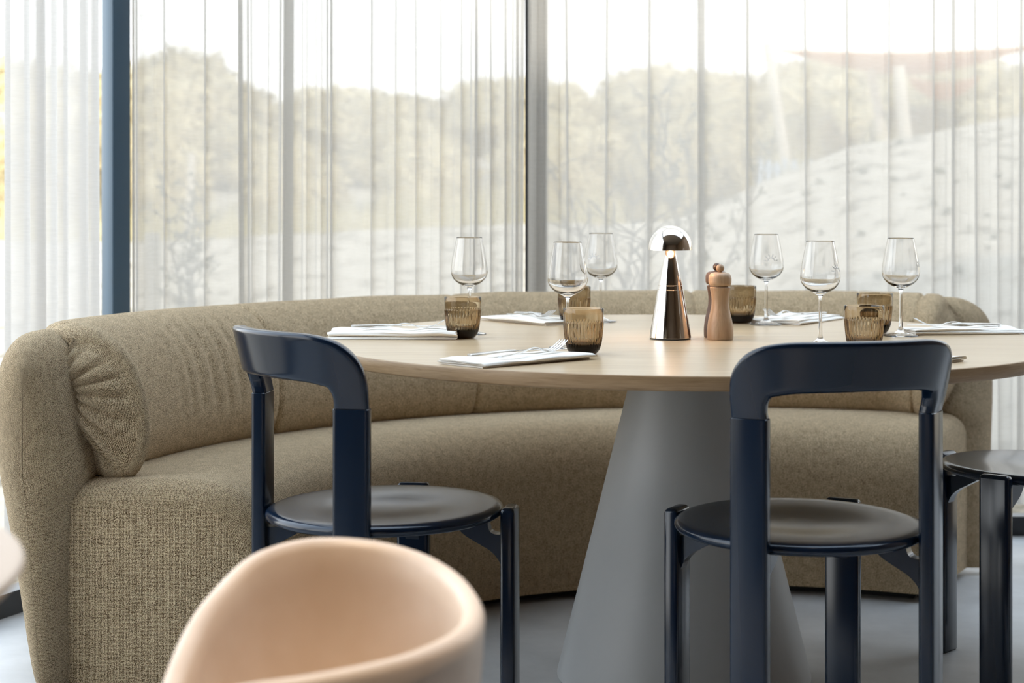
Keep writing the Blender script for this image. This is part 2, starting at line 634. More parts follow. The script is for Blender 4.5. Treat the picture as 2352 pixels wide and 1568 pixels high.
def bush_mesh(seed, m, squash, leaves=1500):
    rnd = random.Random(seed)
    bm = bmesh.new()
    bmesh.ops.create_icosphere(bm, subdivisions=4, radius=0.86)
    for v in bm.verts:
        n_ = v.co.normalized()
        k = 1 + 0.28 * noise.noise(n_ * 2.1 + Vector((seed * 7.1, 0, 0))) + 0.14 * noise.noise(n_ * 5 + Vector((0, seed * 3.3, 0)))
        v.co = Vector((v.co.x * k, v.co.y * k, v.co.z * k * squash))
    for _ in range(leaves):
        n_ = Vector((rnd.gauss(0, 1), rnd.gauss(0, 1), rnd.gauss(0.25, 1))).normalized()
        k = 1 + 0.28 * noise.noise(n_ * 2.1 + Vector((seed * 7.1, 0, 0))) + 0.14 * noise.noise(n_ * 5 + Vector((0, seed * 3.3, 0)))
        c = n_ * (0.86 * k + rnd.uniform(-0.02, 0.13))
        c.z *= squash
        u = Vector((rnd.gauss(0, 1), rnd.gauss(0, 1), rnd.gauss(0, 1))).normalized()
        v_ = u.cross(n_).normalized()
        s = rnd.uniform(0.03, 0.065)
        q = [bm.verts.new(c + u * s * 1.6), bm.verts.new(c + v_ * s * 0.6), bm.verts.new(c - u * s * 1.6), bm.verts.new(c - v_ * s * 0.6)]
        bm.faces.new(q)
    for v in bm.verts:
        v.co.z += 0.55 * squash
    me = bpy.data.meshes.new('dune_bush')
    bm.to_mesh(me)
    bm.free()
    me.materials.append(m)
    me.shade_smooth()
    return me


bush_meshes = [bush_mesh(1, M['leaf_a'], 0.8), bush_mesh(2, M['leaf_a'], 0.95), bush_mesh(3, M['leaf_b'], 0.8), bush_mesh(4, M['leaf_b'], 0.7)]
BL = ['olive green scrub bush in the thicket beyond the sand', 'tall rounded olive scrub bush in the thicket beyond the sand',
      'straw green scrub bush in the thicket beyond the sand', 'low spreading straw green scrub bush in the thicket beyond the sand']
rnd = random.Random(21)
# skyline: top of the scrub (image height) by direction, so that each bush of the back row gets its height
RIDGE = [(-0.34, 110), (-0.24, 110), (-0.192, 95), (-0.172, 100), (-0.155, 185), (-0.115, 205), (-0.085, 180), (-0.05, 185), (-0.02, 170), (0.03, 150), (0.09, 132), (0.14, 118), (0.19, 108), (0.28, 110), (0.4, 112)]
rows = [(29.0, 1.40, 7, 'along the skyline'), (26.0, 1.22, 7, 'just below the skyline row'), (23.2, 1.08, 7, 'in the middle of the thicket'),
        (20.7, 0.92, 7, 'in the lower middle of the thicket'), (18.6, 0.74, 8, 'low in the thicket'), (16.9, 0.58, 9, 'in the lowest row above the grass')]
ORD = ['first', 'second', 'third', 'fourth', 'fifth', 'sixth', 'seventh', 'eighth', 'ninth', 'tenth']
SZ = ['olive green scrub bush', 'tall olive scrub bush', 'straw green scrub bush', 'low straw green scrub bush']
for ri, (Y, R_, n, where) in enumerate(rows):
    for i in range(n):
        sp = 0.62 * Y / n
        x = (-0.31 * Y) + sp * (i + 0.5 + (0.25 if ri % 2 else -0.12)) + rnd.uniform(-0.08, 0.08) * sp
        y = Y + rnd.uniform(-0.25, 0.25)
        k = rnd.choice((0, 1, 0, 2)) if ri < 3 else rnd.choice((2, 3, 2, 0))
        o = bpy.data.objects.new('dune_bush', bush_meshes[k])
        link(o)
        s = R_ * rnd.uniform(0.92, 1.06)
        zg = ground(x, y)
        top = HC + (HY - interp(RIDGE, x / y) - 24 * ri) / F * y      # the thicket steps down towards the sand
        sz = max(0.35, (top - zg + 0.08) / max(v.co.z for v in bush_meshes[k].vertices))
        o.scale = (sp * 0.41, s * 0.8, sz)
        o.location = (x, y, zg - 0.08)
        o.rotation_euler = (0, 0, rnd.choice((0, pi)))
        tag(o, '%s %s, %s from the left' % (SZ[k], where, ORD[i]), 'bush', 'scrub bushes beyond the sand')

# dry grass along the foot of the scrub: nobody could count it
b = MB()
rnd = random.Random(5)
for c in range(420):
    x = rnd.uniform(-6.0, 7.0)
    y = rnd.uniform(12.2, 16.0)
    if x > 0.9 and (y < 13.5 or y > 13.8): continue
    if hypot(x + 2.28, y - 13.0) < 0.4: continue
    z = ground(x, y)
    for k in range(16):
        a = rnd.uniform(0, 6.28)
        h = rnd.uniform(0.12, 0.36)
        l = rnd.uniform(0.02, 0.16)
        bx, by = x + rnd.gauss(0, 0.07), y + rnd.gauss(0, 0.07)
        n0 = len(b.v)
        b.v += [(bx - 0.006, by, z - 0.02), (bx + 0.006, by, z - 0.02), (bx + cos(a) * l, by + sin(a) * l, z + h)]
        b.f.append((n0, n0 + 1, n0 + 2))
o = b.build('dune_grass', M['straw'], smooth=False, fix=False)
tag(o, 'dry straw coloured grass along the foot of the scrub', 'grass', kind='stuff')

# small plants dotted over the sand slope
def tuft_mesh(seed):
    rnd = random.Random(seed)
    b = MB()
    for k in range(46):
        a = rnd.uniform(0, 6.28)
        h = rnd.uniform(0.02, 0.07)
        l = rnd.uniform(0.01, 0.06)
        n0 = len(b.v)
        t = a + 1.57
        b.v += [(cos(t) * 0.007, sin(t) * 0.007, -0.01), (-cos(t) * 0.007, -sin(t) * 0.007, -0.01), (cos(a) * l - cos(t) * .004, sin(a) * l - sin(t) * .004, h), (cos(a) * l + cos(t) * .004, sin(a) * l + sin(t) * .004, h * 1.05)]
        b.f.append((n0, n0 + 1, n0 + 2, n0 + 3))
    me = bpy.data.meshes.new('dune_plant')
    me.from_pydata(b.v, [], b.f)
    me.materials.append(M['leaf_c'])
    return me


tm = tuft_mesh(3)
rnd = random.Random(9)
spots = []
while len(spots) < 44:
    y = rnd.uniform(8.8, 11.8)
    x = rnd.uniform(0.10, 0.285) * y
    if all(hypot(x - a, y - c) > 0.2 for a, c in spots): spots.append((x, y))
for x, y in spots:
    o = link(bpy.data.objects.new('dune_plant', tm))
    o.location = (x, y, ground(x, y) - 0.005)
    o.rotation_euler = (0, 0, rnd.uniform(0, 6.28))
    s = rnd.uniform(0.3, 0.75)
    o.scale = (s, s, s)
    tag(o, 'tiny grey green plant dotted on the sand slope', 'plant', 'tiny plants on the sand slope')


def pole(px0, py0, px1, py1, Y, r, name, label, cat, m):
    x0, x1 = at(px0, Y), at(px1, Y)
    z0, z1 = HC + (HY - py0) / F * Y, HC + (HY - py1) / F * Y
    zg = ground(x1, Y) - 0.15
    k = (z0 - zg) / (z0 - z1)
    p0, p1 = (0, 0, z0 - zg), (0, 0, 0)
    xb = x0 + (x1 - x0) * k
    b = MB().tube([(0, 0, 0), ((x0 - xb) * 0.5, 0, (z0 - zg) * 0.5), (x0 - xb, 0, z0 - zg)], [r, r * 0.95, r * 0.88], 10)
    o = b.build(name, m)
    o.location = (xb, Y, zg)
    tag(o, label, cat)
    return o


pole(1762, 98, 1796, 318, 15.0, 0.045, 'sail_pole', 'tall leaning wooden pole at the left end of the orange sail', 'pole', M['pole_wood'])
pole(2000, 160, 2030, 330, 15.6, 0.045, 'sail_pole', 'leaning wooden pole under the sagging middle of the orange sail', 'pole', M['pole_wood'])
pole(2064, 152, 2080, 325, 15.0, 0.055, 'sail_pole', 'thick upright wooden pole to the right of the leaning pair', 'pole', M['pole_wood'])
pole(440, 352, 436, 480, 13.0, 0.03, 'marker_post', 'thin pale post before the scrub right of the slate blue window post', 'post', M['pole_wood'])
pole(350, 535, 350, 712, 8.6, 0.042, 'timber_bollard', 'thick round timber bollard low outside the left pane', 'bollard', M['pole_wood'])


def sail(pts, Y, label):
    """canvas stretched between corner points, sagging, with thickness"""
    n = 12
    b = MB()
    c = [Vector((at(px, Y + dy), Y + dy, HC + (HY - py) / F * (Y + dy))) for px, py, dy in pts]
    rings = []
    for i in range(n + 1):
        u = i / n
        row = []
        for j in range(n + 1):
            v = j / n
            p = (c[0] * (1 - u) + c[1] * u) * (1 - v) + (c[3] * (1 - u) + c[2] * u) * v
            p = p + Vector((0, 0, -0.12 * sin(pi * u) * (0.4 + v * 0.6)))
            row.append(p)
        rings.append(row)
    b.grid(rings, False)
    o = b.build('shade_sail', M['orange'])
    md = o.modifiers.new('thickness', 'SOLIDIFY')
    md.thickness = 0.01
    return tag(o, label, 'shade sail')


sail([(1775, 112, 0), (2420, 100, 0), (2300, 128, 1.5), (1930, 150, 1.5)], 15.1, 'large pale orange sail stretched from the tall leaning pole')
sail([(2085, 176, 0), (2250, 176, 0), (2235, 196, 0.3), (2100, 200, 0.3)], 15.75, 'small pale orange sail low behind the large one')

# low blue-grey fence where the slope starts
fe = empty('picket_fence', 'low blue grey fence at the foot of the sail poles', 'fence', (at(1745, 14.2), 14.2, ground(at(1745, 14.2), 14.2)))
fl = at(1960, 14.2) - at(1745, 14.2)
MB().box(0, fl, -0.015, 0.015, 0.16, 0.20).build('rail', M['fence'], fe, smooth=False)
MB().box(0, fl, -0.015, 0.015, 0.02, 0.05).build('rail', M['fence'], fe, smooth=False)
pk = MB().box(-0.02, 0.02, -0.03, -0.015, -0.25, 0.26).build('picket', M['fence'], fe, smooth=False)
for i in range(1, 12):
    o = pk.copy()
    link(o, fe)
    o.location.x = fl * i / 11
    o.scale.z = 1.0 - 0.05 * (i % 3)


def sapling(px, Y, h, stems, label, leafy, spread, seed):
    x = at(px, Y)
    z = ground(x, Y)
    root = empty('sapling', label, 'shrub', (x, Y, z))
    rnd = random.Random(seed)
    lv = MB()
    for sidx in range(stems):
        a = rnd.uniform(0, 6.28)
        sp = spread * rnd.uniform(0.3, 1.0)
        hh = h * rnd.uniform(0.75, 1.0)
        st = MB()
        pts = []
        for k in range(9):
            t = k / 8
            pts.append(Vector((cos(a) * sp * t ** 1.3 + rnd.gauss(0, 0.008), sin(a) * sp * 0.5 * t ** 1.3, hh * t - 0.03)))
        st.tube(pts, [0.008 * (1 - 0.8 * k / 8) for k in range(9)], 5)
        for k in range(2, 9):
            for _ in range(2):
                p = pts[k]
                d = Vector((rnd.gauss(0, 1), rnd.gauss(0, 0.6), rnd.uniform(0.6, 1.6))).normalized() * rnd.uniform(0.08, 0.20)
                tp = [p, p + d * 0.5 + Vector((0, 0, 0.01)), p + d]
                st.tube(tp, [0.004, 0.003, 0.0018], 4)
                if leafy:
                    for q in range(leafy):
                        c = p + d * rnd.uniform(0.35, 1.05) + Vector((rnd.gauss(0, .012), rnd.gauss(0, .012), rnd.gauss(0, .012)))
                        u = Vector((rnd.gauss(0, 1), rnd.gauss(0, 1), rnd.gauss(0.3, 1))).normalized()
                        v_ = u.cross(Vector((0.3, 1, 0.2))).normalized()
                        s_ = rnd.uniform(0.010, 0.02)
                        n0 = len(lv.v)
                        lv.v += [tuple(c - u * s_), tuple(c + v_ * s_ * 0.4), tuple(c + u * s_), tuple(c - v_ * s_ * 0.4)]
                        lv.f.append((n0, n0 + 1, n0 + 2, n0 + 3))
        st.build('stem', M['bark'], root)
    if leafy:
        o = lv.build('leaves', M['leaf_c'], root, smooth=False, fix=False)
        o['kind'] = 'stuff'


sapling(1600, 8.1, 1.30, 6, 'leafy upright sapling outside behind the steel table lamp', 6, 0.34, 2)
sapling(1445, 7.2, 1.15, 7, 'bare twiggy sapling outside right of the dark window post', 0, 0.20, 4)
sapling(1345, 7.9, 0.95, 5, 'short thin bare sapling outside close beside the dark post', 0, 0.16, 8)
sapling(432, 8.0, 0.85, 4, 'small leafy sapling outside beside the timber bollard', 6, 0.16, 6)

# ------------------------------------------------------------------ curtains
def curtain(name, A, B, folds, label, m, hem=0.11, wob=0.008, flip=1.0, seed=1):
    """cloth hung along A-B with z-folds: every fold lays three layers of cloth over each other"""
    A, B = Vector(A), Vector(B)
    d = (B - A)
    ln = d.length
    d.normalize()
    nrm = Vector((d.y, -d.x)) * flip
    rnd = random.Random(seed)
    def t_of(px):
        k = (px - HX) / F
        # point A + d*t with x = k*y
        return (k * A.y - A.x) / (d.x - k * d.y)
    fl = sorted([(t_of(p), w_ * 0.8, rnd.uniform(-0.006, 0.006), rnd.uniform(0.85, 1.25)) for p, w_ in folds])
    levels = [hem, 0.5, 0.9, 1.3, 1.7, 2.2, 3.0, CEIL - 0.03]
    rings = []
    for z in levels:
        ctl = [(0.0, 0.0)]
        dd = 0.0
        k_ = (min(z, 2.3) - 1.1)
        last = 0.0
        for (s0, w_, lean, grow) in fl:
            s = s0 + lean * k_
            ww = w_ * (1 + (grow - 1) * (1.1 - min(z, 2.3)))
            mid = (last + s) / 2
            ctl.append((mid, 0.5 * dd + min(wob, max(0, s - last) * 0.15) * sin(mid * 23 + seed)))
            ctl += [(max(s - ww * 0.5 - 0.018, (last + s) / 2 + 0.001), dd * 0.2), (s - ww * 0.5 - 0.006, 0.001), (s + ww * 0.30, 0.0), (s + ww * 0.5, 0.003), (s + ww * 0.30, 0.007), (s - ww * 0.30, 0.010),
                    (s - ww * 0.5, 0.014), (s - ww * 0.30, 0.018), (s + ww * 0.5 + 0.004, 0.017), (s + ww * 0.5 + 0.012, 0.0165)]
            dd = 0.017
            last = s + ww * 0.5 + 0.012
        ctl.append(((last + ln) / 2, 0.006))
        ctl.append((ln, 0.0))
        cv = catmull(ctl, 4)
        rings.append([(A.x + d.x * s + nrm.x * e, A.y + d.y * s + nrm.y * e, z) for s, e in cv])
    o = MB().grid(rings, False).build(name, m, angle=85, fix=False)
    tag(o, label, 'curtain')
    return o


curtain('sheer_curtain', (at(303, 4.955), 4.955), (at(1196, 5.575), 5.575),
        [(312, .012), (375, .009), (468, .010), (551, .024), (575, .008), (612, .007), (659, .046), (701, .006), (735, .006), (758, .015), (850, .011), (905, .010), (952, .009), (1008, .009), (1056, .011), (1090, .02), (1124, .013), (1158, .016), (1184, .020)],
        'wide white sheer curtain hanging left of the dark middle post', M['sheer'], seed=3)
curtain('sheer_curtain', (at(1213, 5.60), 5.60), (at(2700, 5.60), 5.60),
        [(1224, .022), (1238, .024), (1252, .020), (1303, .010), (1392, .010), (1490, .012), (1610, .028), (1716, .014), (1850, .010), (1945, .011), (2040, .008), (2142, .012), (2188, .015), (2240, .012), (2290, .009), (2342, .016), (2420, .01), (2500, .02), (2600, .01)],
        'widest white sheer curtain hanging right of the dark middle post', M['sheer'], seed=5)
# the left one is drawn together and seen almost along its rail: deep soft folds
b = MB()
A, B = Vector((-1.138, 4.935)), Vector((-1.285, 4.575))
dC = (B - A)
lnC = dC.length
dC.normalize()
nC = Vector((-dC.y, dC.x))
rings = []
for z in (0.10, 0.6, 1.1, 1.6, 2.1, 3.0, CEIL - 0.03):
    ctl = []
    nf = 13
    for i in range(nf + 1):
        amp = (0.034 if i % 2 else -0.012) * (1 + 0.3 * sin(i * 2.3)) * (1.05 - 0.1 * min(z, 2.3))
        ctl.append((lnC * (i + 0.18 * sin(i * 1.7)) / nf, amp + 0.015))
    cv = catmull(ctl, 6)
    rings.append([(A.x + dC.x * s + nC.x * e, A.y + dC.y * s + nC.y * e, z) for s, e in cv])
o = b.grid(rings, False).build('sheer_curtain', M['sheer_dense'], angle=85, fix=False)
tag(o, 'heavy pale curtain drawn together left of the slate blue post', 'curtain')

# ------------------------------------------------------------------ curved sofa
SC = Vector((0.55, 3.75))    # centre of the curve
A0, A1 = radians(61.4), radians(175.2)


def offset_profile(prof, d):
    out = []
    n = len(prof)
    for i in range(n):
        x0, y0 = prof[(i - 1) % n]
        x1, y1 = prof[(i + 1) % n]
        tx, ty = x1 - x0, y1 - y0
        l = hypot(tx, ty) or 1
        out.append((prof[i][0] - ty / l * d, prof[i][1] + tx / l * d))
    return out


def area(prof):
    return 0.5 * sum(prof[i][0] * prof[(i + 1) % len(prof)][1] - prof[(i + 1) % len(prof)][0] * prof[i][1] for i in range(len(prof)))


def sweep(name, prof, a0, a1, r_end, parent, m, stations=120, inset_fn=None, shift_fn=None, zmin=None, Rref=1.5, cap_fn=None, bull=None, soft=False):
    """sweep a closed (R, z) profile round the sofa centre, ends rounded"""
    if area(prof) < 0:
        prof = prof[::-1]
    n = len(prof)
    st = []
    K = 7 if not bull else 14
    for k in range(K + 1):
        ph = pi / 2 * (1 - k / K)
        st.append((a0 + r_end / Rref * (1 - sin(ph)), r_end * (1 - cos(ph))))
    for i in range(1, stations):
        st.append((a0 + r_end / Rref + (a1 - a0 - 2 * r_end / Rref) * i / stations, 0.0))
    for k in range(K + 1):
        ph = pi / 2 * k / K
        st.append((a1 - r_end / Rref * (1 - sin(ph)), r_end * (1 - cos(ph))))
    rings, us = [], []
    mid_a = (a0 + a1) / 2
    for a, ins in st:
        if soft and ins > 1e-6:
            p = [(R + ins * (1 - smooth01((R - 1.07) / 0.14)), z - ins * smooth01((z - 0.2) / 0.2)) for R, z in prof]
        elif bull and ins > 1e-6:
            gg = 1 - ins / r_end
            gg = max(0.002, gg)
            p = [(bull(z) + (R - bull(z)) * gg, z - (1 - gg) * 0.10 * smooth01((z - 0.35) / 0.4)) for R, z in prof]
        else:
            p = offset_profile(prof, ins) if ins > 1e-6 else prof
        ring = []
        for j, (R, z) in enumerate(p):
            if inset_fn:
                q = offset_profile(p, inset_fn(a, j, n, z))[j] if False else None
            ring.append([R, z])
        if inset_fn:
            for j in range(n):
                dlt = inset_fn(a, ring[j][1])
                if dlt:
                    x0, y0 = p[(j - 1) % n]
                    x1, y1 = p[(j + 1) % n]
                    l = hypot(x1 - x0, y1 - y0) or 1
                    ring[j][0] -= (y1 - y0) / l * dlt
                    ring[j][1] += (x1 - x0) / l * dlt
        sh = shift_fn(a) if shift_fn else 0.0
        out = []
        for R, z in ring:
            if zmin is not None:
                z = max(z, zmin)
            R += sh
            out.append((SC.x + R * cos(a), SC.y + R * sin(a), z))
        rings.append(out)
        us.append(a * Rref + (ins * 1.1 if a > mid_a else -ins * 1.1))
    vs = [0.0]
    for j in range(n):
        vs.append(vs[-1] + hypot(prof[(j + 1) % n][0] - prof[j][0], prof[(j + 1) % n][1] - prof[j][1]))
    b = MB()
    b.grid(rings, True, False, False, False, (us, vs))
    if cap_fn:
        cap_fn(b, rings[0], -1)
        cap_fn(b, rings[-1], 1)
    elif not bull:
        for ring, rev in ((rings[0], True), (rings[-1], False)):
            n0 = len(b.v)
            b.v.extend(ring)
            idx = list(range(n0, n0 + n))
            if rev: idx.reverse()
            b.uv[len(b.f)] = [(hypot(b.v[k][0] - SC.x, b.v[k][1] - SC.y), b.v[k][2]) for k in idx]
            b.f.append(tuple(idx))
    return b.build(name, m, parent, angle=60)


sofa = empty('curved_sofa', 'curved beige woven sofa with a rolled back behind the round table', 'sofa', (SC.x, SC.y + 1.3, 0))
sofa_inv = Vector((-SC.x, -(SC.y + 1.3), 0))


def into(o, root):
    """geometry was written in world space: move it into the frame of its root"""
    o.matrix_parent_inverse = root.matrix_world.inverted()
    return o


bpy.context.view_layer.update()
seat_prof = catmull([(1.115, 0.022), (1.095, 0.045), (1.075, 0.20), (1.07, 0.31), (1.085, 0.375), (1.12, 0.42), (1.18, 0.446), (1.28, 0.453), (1.40, 0.452), (1.50, 0.448), (1.53, 0.42), (1.53, 0.20), (1.53, 0.022), (1.30, 0.022)], 4, True)
o = sweep('seat', seat_prof, A0 + radians(0.3), A1 - radians(0.4), 0.055, sofa, M['fabric'], 110, zmin=0.022, soft=True)
into(o, sofa)


def flare(amt, width):
    def fn(a):
        e = min(a - A0, A1 - a)
        return -amt * (1 - smooth01(e / width))
    return fn


shell_prof = catmull([(1.56, 0.022), (1.585, 0.07), (1.628, 0.30), (1.668, 0.50), (1.675, 0.62), (1.662, 0.70), (1.63, 0.750), (1.585, 0.766), (1.55, 0.758), (1.515, 0.73), (1.492, 0.66), (1.475, 0.56), (1.462, 0.46), (1.478, 0.40), (1.49, 0.20), (1.49, 0.022), (1.55, 0.022)], 4, True)
o = sweep('back_shell', shell_prof, A0 - radians(1.5), A1 + radians(1.6), 0.125, sofa, M['fabric'], 130, zmin=0.022, Rref=1.65, bull=lambda z: 1.54 + 0.04 * min(1, z / 0.5))
into(o, sofa)

roll_prof = catmull([(1.468, 0.442), (1.438, 0.462), (1.418, 0.51), (1.413, 0.56), (1.420, 0.62), (1.440, 0.68), (1.475, 0.73), (1.525, 0.764), (1.575, 0.776), (1.615, 0.771), (1.635, 0.752), (1.62, 0.70), (1.59, 0.60), (1.56, 0.50), (1.53, 0.44)], 5, True)
seams = [A1 - radians(5.2), A0 + radians(5.2), radians(143), radians(117), radians(91)]


def roll_inset(a, z):
    d = 0.0
    for s in seams:
        x = (a - s) * 1.45
        d += 0.009 * math.exp(-(x / 0.006) ** 2)
    # gathered ripples on the left run of the roll
    x = (radians(160) - a) / radians(17)
    if 0 < x < 1:
        wz = smooth01((z - 0.50) / 0.1) * smooth01((0.765 - z) / 0.05)
        k = noise.noise(Vector((a * 30, z * 3, 1)))
        d += 0.0075 * sin(pi * x) ** 0.7 * wz * (0.5 + 0.5 * sin(2 * pi * x * 8.5 + z * 7 + 1.5 * k)) ** 2
    d += 0.003 * noise.noise(Vector((a * 9, z * 6, 0)))
    return d


def pleated_cap(b, ring, sgn):
    """puffed end of the roll, gathered into a crease along the shell"""
    n = len(ring)
    P = [Vector(p) for p in ring]
    a = A1 - radians(2.3) if sgn > 0 else A0 + radians(2.2)
    tang = Vector((-sin(a), cos(a), 0)) * sgn
    rad = Vector((cos(a), sin(a), 0))
    Rc = 1.49
    c = Vector((SC.x, SC.y, 0)) + rad * Rc
    mean = sum(P, Vector()) / n
    c = Vector((mean.x, mean.y, 0.64)) + rad * 0.11
    rr = []
    K = 9
    for k in range(1, K):
        t = k / K
        row = []
        for j, p in enumerate(P):
            q = p.lerp(c, t)
            ang = 2 * pi * j / n
            puff = 0.034 * sin(pi * min(1, t * 0.9)) - 0.022 * smooth01((t - 0.6) / 0.4)
            pl = -0.0055 * (0.5 + 0.5 * sin(ang * 13 + 1.1 * sin(ang * 3))) ** 3 * sin(pi * t ** 0.8) * 1.6
            row.append(q + tang * (puff + pl))
        rr.append(row)
    cc = c + tang * -0.012
    rr.append([cc + (p - cc) * 0.01 for p in P])
    rings = [P] + rr
    n0f = len(b.f)
    us = [0.18 * k / K for k in range(K + 1)]
    vs = [0.0]
    for j in range(n):
        vs.append(vs[-1] + (P[(j + 1) % n] - P[j]).length)
    b.grid(rings, True, False, False, True, (us, vs))


o = sweep('back_roll', roll_prof, A0 + radians(2.2), A1 - radians(2.3), 0.04, sofa, M['fabric'], 420, inset_fn=roll_inset, shift_fn=flare(0.11, 0.15), cap_fn=pleated_cap, Rref=1.45)
into(o, sofa)
pl_prof = [(1.15, 0.0), (1.15, 0.05), (1.57, 0.05), (1.57, 0.0)]
o = sweep('plinth', pl_prof, A0 + radians(2.5), A1 - radians(2.5), 0.01, sofa, M['black'], 60)
into(o, sofa)

# ------------------------------------------------------------------ round table
TC = Vector((0.378, 4.03))
TZ = 0.74
table = empty('round_table', 'large round oak dining table on a grey cone, laid for six', 'table', (TC.x, TC.y, 0))
b = MB()
b.lathe([(0, TZ - 0.029), (0.772, TZ - 0.029), (0.7955, TZ - 0.026), (0.7962, TZ - 0.002), (0.7955, TZ), (0.40, TZ), (0, TZ)], 160)
b.build('tabletop', M['oak'], table, angle=30)
b = MB()
b.lathe([(0.7957, TZ - 0.0003), (0.799, TZ - 0.0008), (0.80, TZ - 0.003), (0.7995, TZ - 0.023), (0.797, TZ - 0.0265), (0.775, TZ - 0.03), (0.77, TZ - 0.029)], 160, closed=True)
b.build('table_edge', M['oak_edge'], table, angle=50)
MB().lathe([(0.272, 0.0), (0.278, 0.002), (0.2785, 0.008), (0.104, 0.705), (0.104, 0.71)], 96).build('cone_base', M['cone'], table, angle=50)

# ------------------------------------------------------------------ navy chairs
def make_chair(name, label, group):
    root = empty(name, label, 'chair', group=group)
    LR, LW, LT = 0.247, 0.068, 0.028
    # seat: a dished disc with a fat rounded rim
    prof = [(0, 0.4512), (0.03, 0.4513), (0.06, 0.4522), (0.09, 0.4542), (0.12, 0.4562), (0.145, 0.4573), (0.17, 0.4579), (0.19, 0.4582), (0.212, 0.4586), (0.220, 0.4582), (0.2265, 0.4560), (0.2305, 0.4515), (0.2315, 0.4465), (0.2295, 0.4415), (0.224, 0.438), (0.20, 0.434), (0.15, 0.431), (0, 0.430)]
    b = MB().lathe(prof, 72)
    tl_ = math.tan(radians(1.1))                 # the seat slopes down to the back
    b.v = [(x, y, z + y * tl_) for x, y, z in b.v]
    b.build('seat', M['navy'], root, angle=50)

    def frame(deg):
        a = radians(deg)
        er = Vector((sin(a), -cos(a), 0))      # away from the seat axis; 0 deg is the chair's back
        et = Vector((cos(a), sin(a), 0))
        return er, et

    for deg, top in ((-45, 0.674), (45, 0.674), (135, 0.462), (225, 0.462)):
        er, et = frame(deg)
        b = MB()
        rr = rrect(LW, LT, 0.007, 4)
        rings = []
        zs = [(0.0, -0.003), (0.003, 0.0), (top - 0.008, 0.0), (top - 0.003, -0.002), (top, -0.006)] if top < 0.5 else [(0.0, -0.003), (0.003, 0.0), (top - 0.002, 0.0), (top - 0.0005, -0.0012)]
        for z, ins in zs:
            k1 = (LW + 2 * ins) / LW
            k2 = (LT + 2 * ins) / LT
            rings.append([et * (x * k1) + er * (LR + y * k2) + Vector((0, 0, z)) for x, y in rr])
        b.grid(rings, True, False, True, True)
        leg = b.build('leg', M['navy'], root, angle=35)
        # round plug on the inner face
        pc = er * (LR - LT / 2)
        b = MB()
        rings = []
        for k, (r, d) in enumerate(((0.0135, 0.0), (0.0135, 0.0015), (0.011, 0.0022))):
            rings.append([pc - er * d + et * (r * cos(2 * pi * q / 20)) + Vector((0, 0, 0.375 + r * 1.25 * sin(2 * pi * q / 20))) for q in range(20)])
        b.grid(rings, True, False, True, True)
        b.build('plug', M['navy'], leg, angle=40)
        # hooked bracket between leg and seat underside
        out = catmull([(0.2335, 0.345), (0.226, 0.362), (0.21, 0.378), (0.185, 0.392), (0.158, 0.408), (0.14, 0.428), (0.14, 0.434), (0.19, 0.436), (0.2045, 0.4345), (0.2065, 0.424), (0.211, 0.414), (0.221, 0.4095), (0.2335, 0.410)], 3, False)
        hw = 0.014
        b = MB()
        fr = [er * r + et * hw + Vector((0, 0, z)) for r, z in out]
        bk = [er * r - et * hw + Vector((0, 0, z)) for r, z in out]
        fr2 = [er * r + et * (hw - 0.003) + Vector((0, 0, z)) for r, z in out]
        b.grid([fr, bk], True, False, True, True)
        b.build('bracket', M['navy'], root, angle=35)
    # bent backrest: an upside-down U laid on a cone that flares to the top
    def rad_at(z):
        return LR + max(0, z - 0.674) / 0.13 * 0.031

    cl = [(-45, 0.674, LW), (-45, 0.690, 0.0665), (-44.4, 0.712, 0.070), (-42, 0.737, 0.080), (-37, 0.755, 0.0885), (-29, 0.7635, 0.090), (-18, 0.766, 0.089), (0, 0.767, 0.088),
          (18, 0.766, 0.089), (29, 0.7635, 0.090), (37, 0.755, 0.0885), (42, 0.737, 0.080), (44.4, 0.712, 0.070), (45, 0.690, 0.0665), (45, 0.674, LW)]
    cs = catmull([(radians(a) * 0.262, z, w_) for a, z, w_ in cl], 7)
    rings = []
    m = len(cs)
    for i, (s, z, w_) in enumerate(cs):
        s0, z0, _ = cs[max(0, i - 1)]
        s1, z1, _ = cs[min(m - 1, i + 1)]
        t = Vector((s1 - s0, z1 - z0)).normalized()
        if i == 0: t = Vector((0, 1))
        if i == m - 1: t = Vector((0, -1))
        nn = Vector((-t.y, t.x))     # outer side of the U
        th = LT + 0.003 * sin(pi * i / (m - 1))
        ring = []
        for x, y in rrect_fine(w_, th, 0.009, 4):
            ss, zz = s + nn.x * x, z + nn.y * x
            a = ss / 0.262
            er, et = frame(math.degrees(a))
            ring.append(er * (rad_at(zz) + y) + Vector((0, 0, zz)))
        rings.append(ring)
    MB().grid(rings, True, False, True, True).build('backrest', M['navy'], root, angle=45)
    return root


ch = make_chair('dining_chair', 'navy lacquered wooden chair on the left, its seat catching pale blue light', 'navy chairs around the round table')
chairs = [((-0.247, 3.555), -55, None), ((0.533, 3.39), 16, 'navy lacquered wooden chair seen from behind in front of the cone base'),
          ((1.193, 4.083), 94, 'navy lacquered wooden chair cut by the right picture edge, its backrest out of view')]
for i, ((x, y), rz, lab) in enumerate(chairs):
    o = ch if i == 0 else copy_tree(ch)
    o.location = (x, y, 0)
    o.rotation_euler = (0, 0, radians(rz))
    if lab: o['label'] = lab

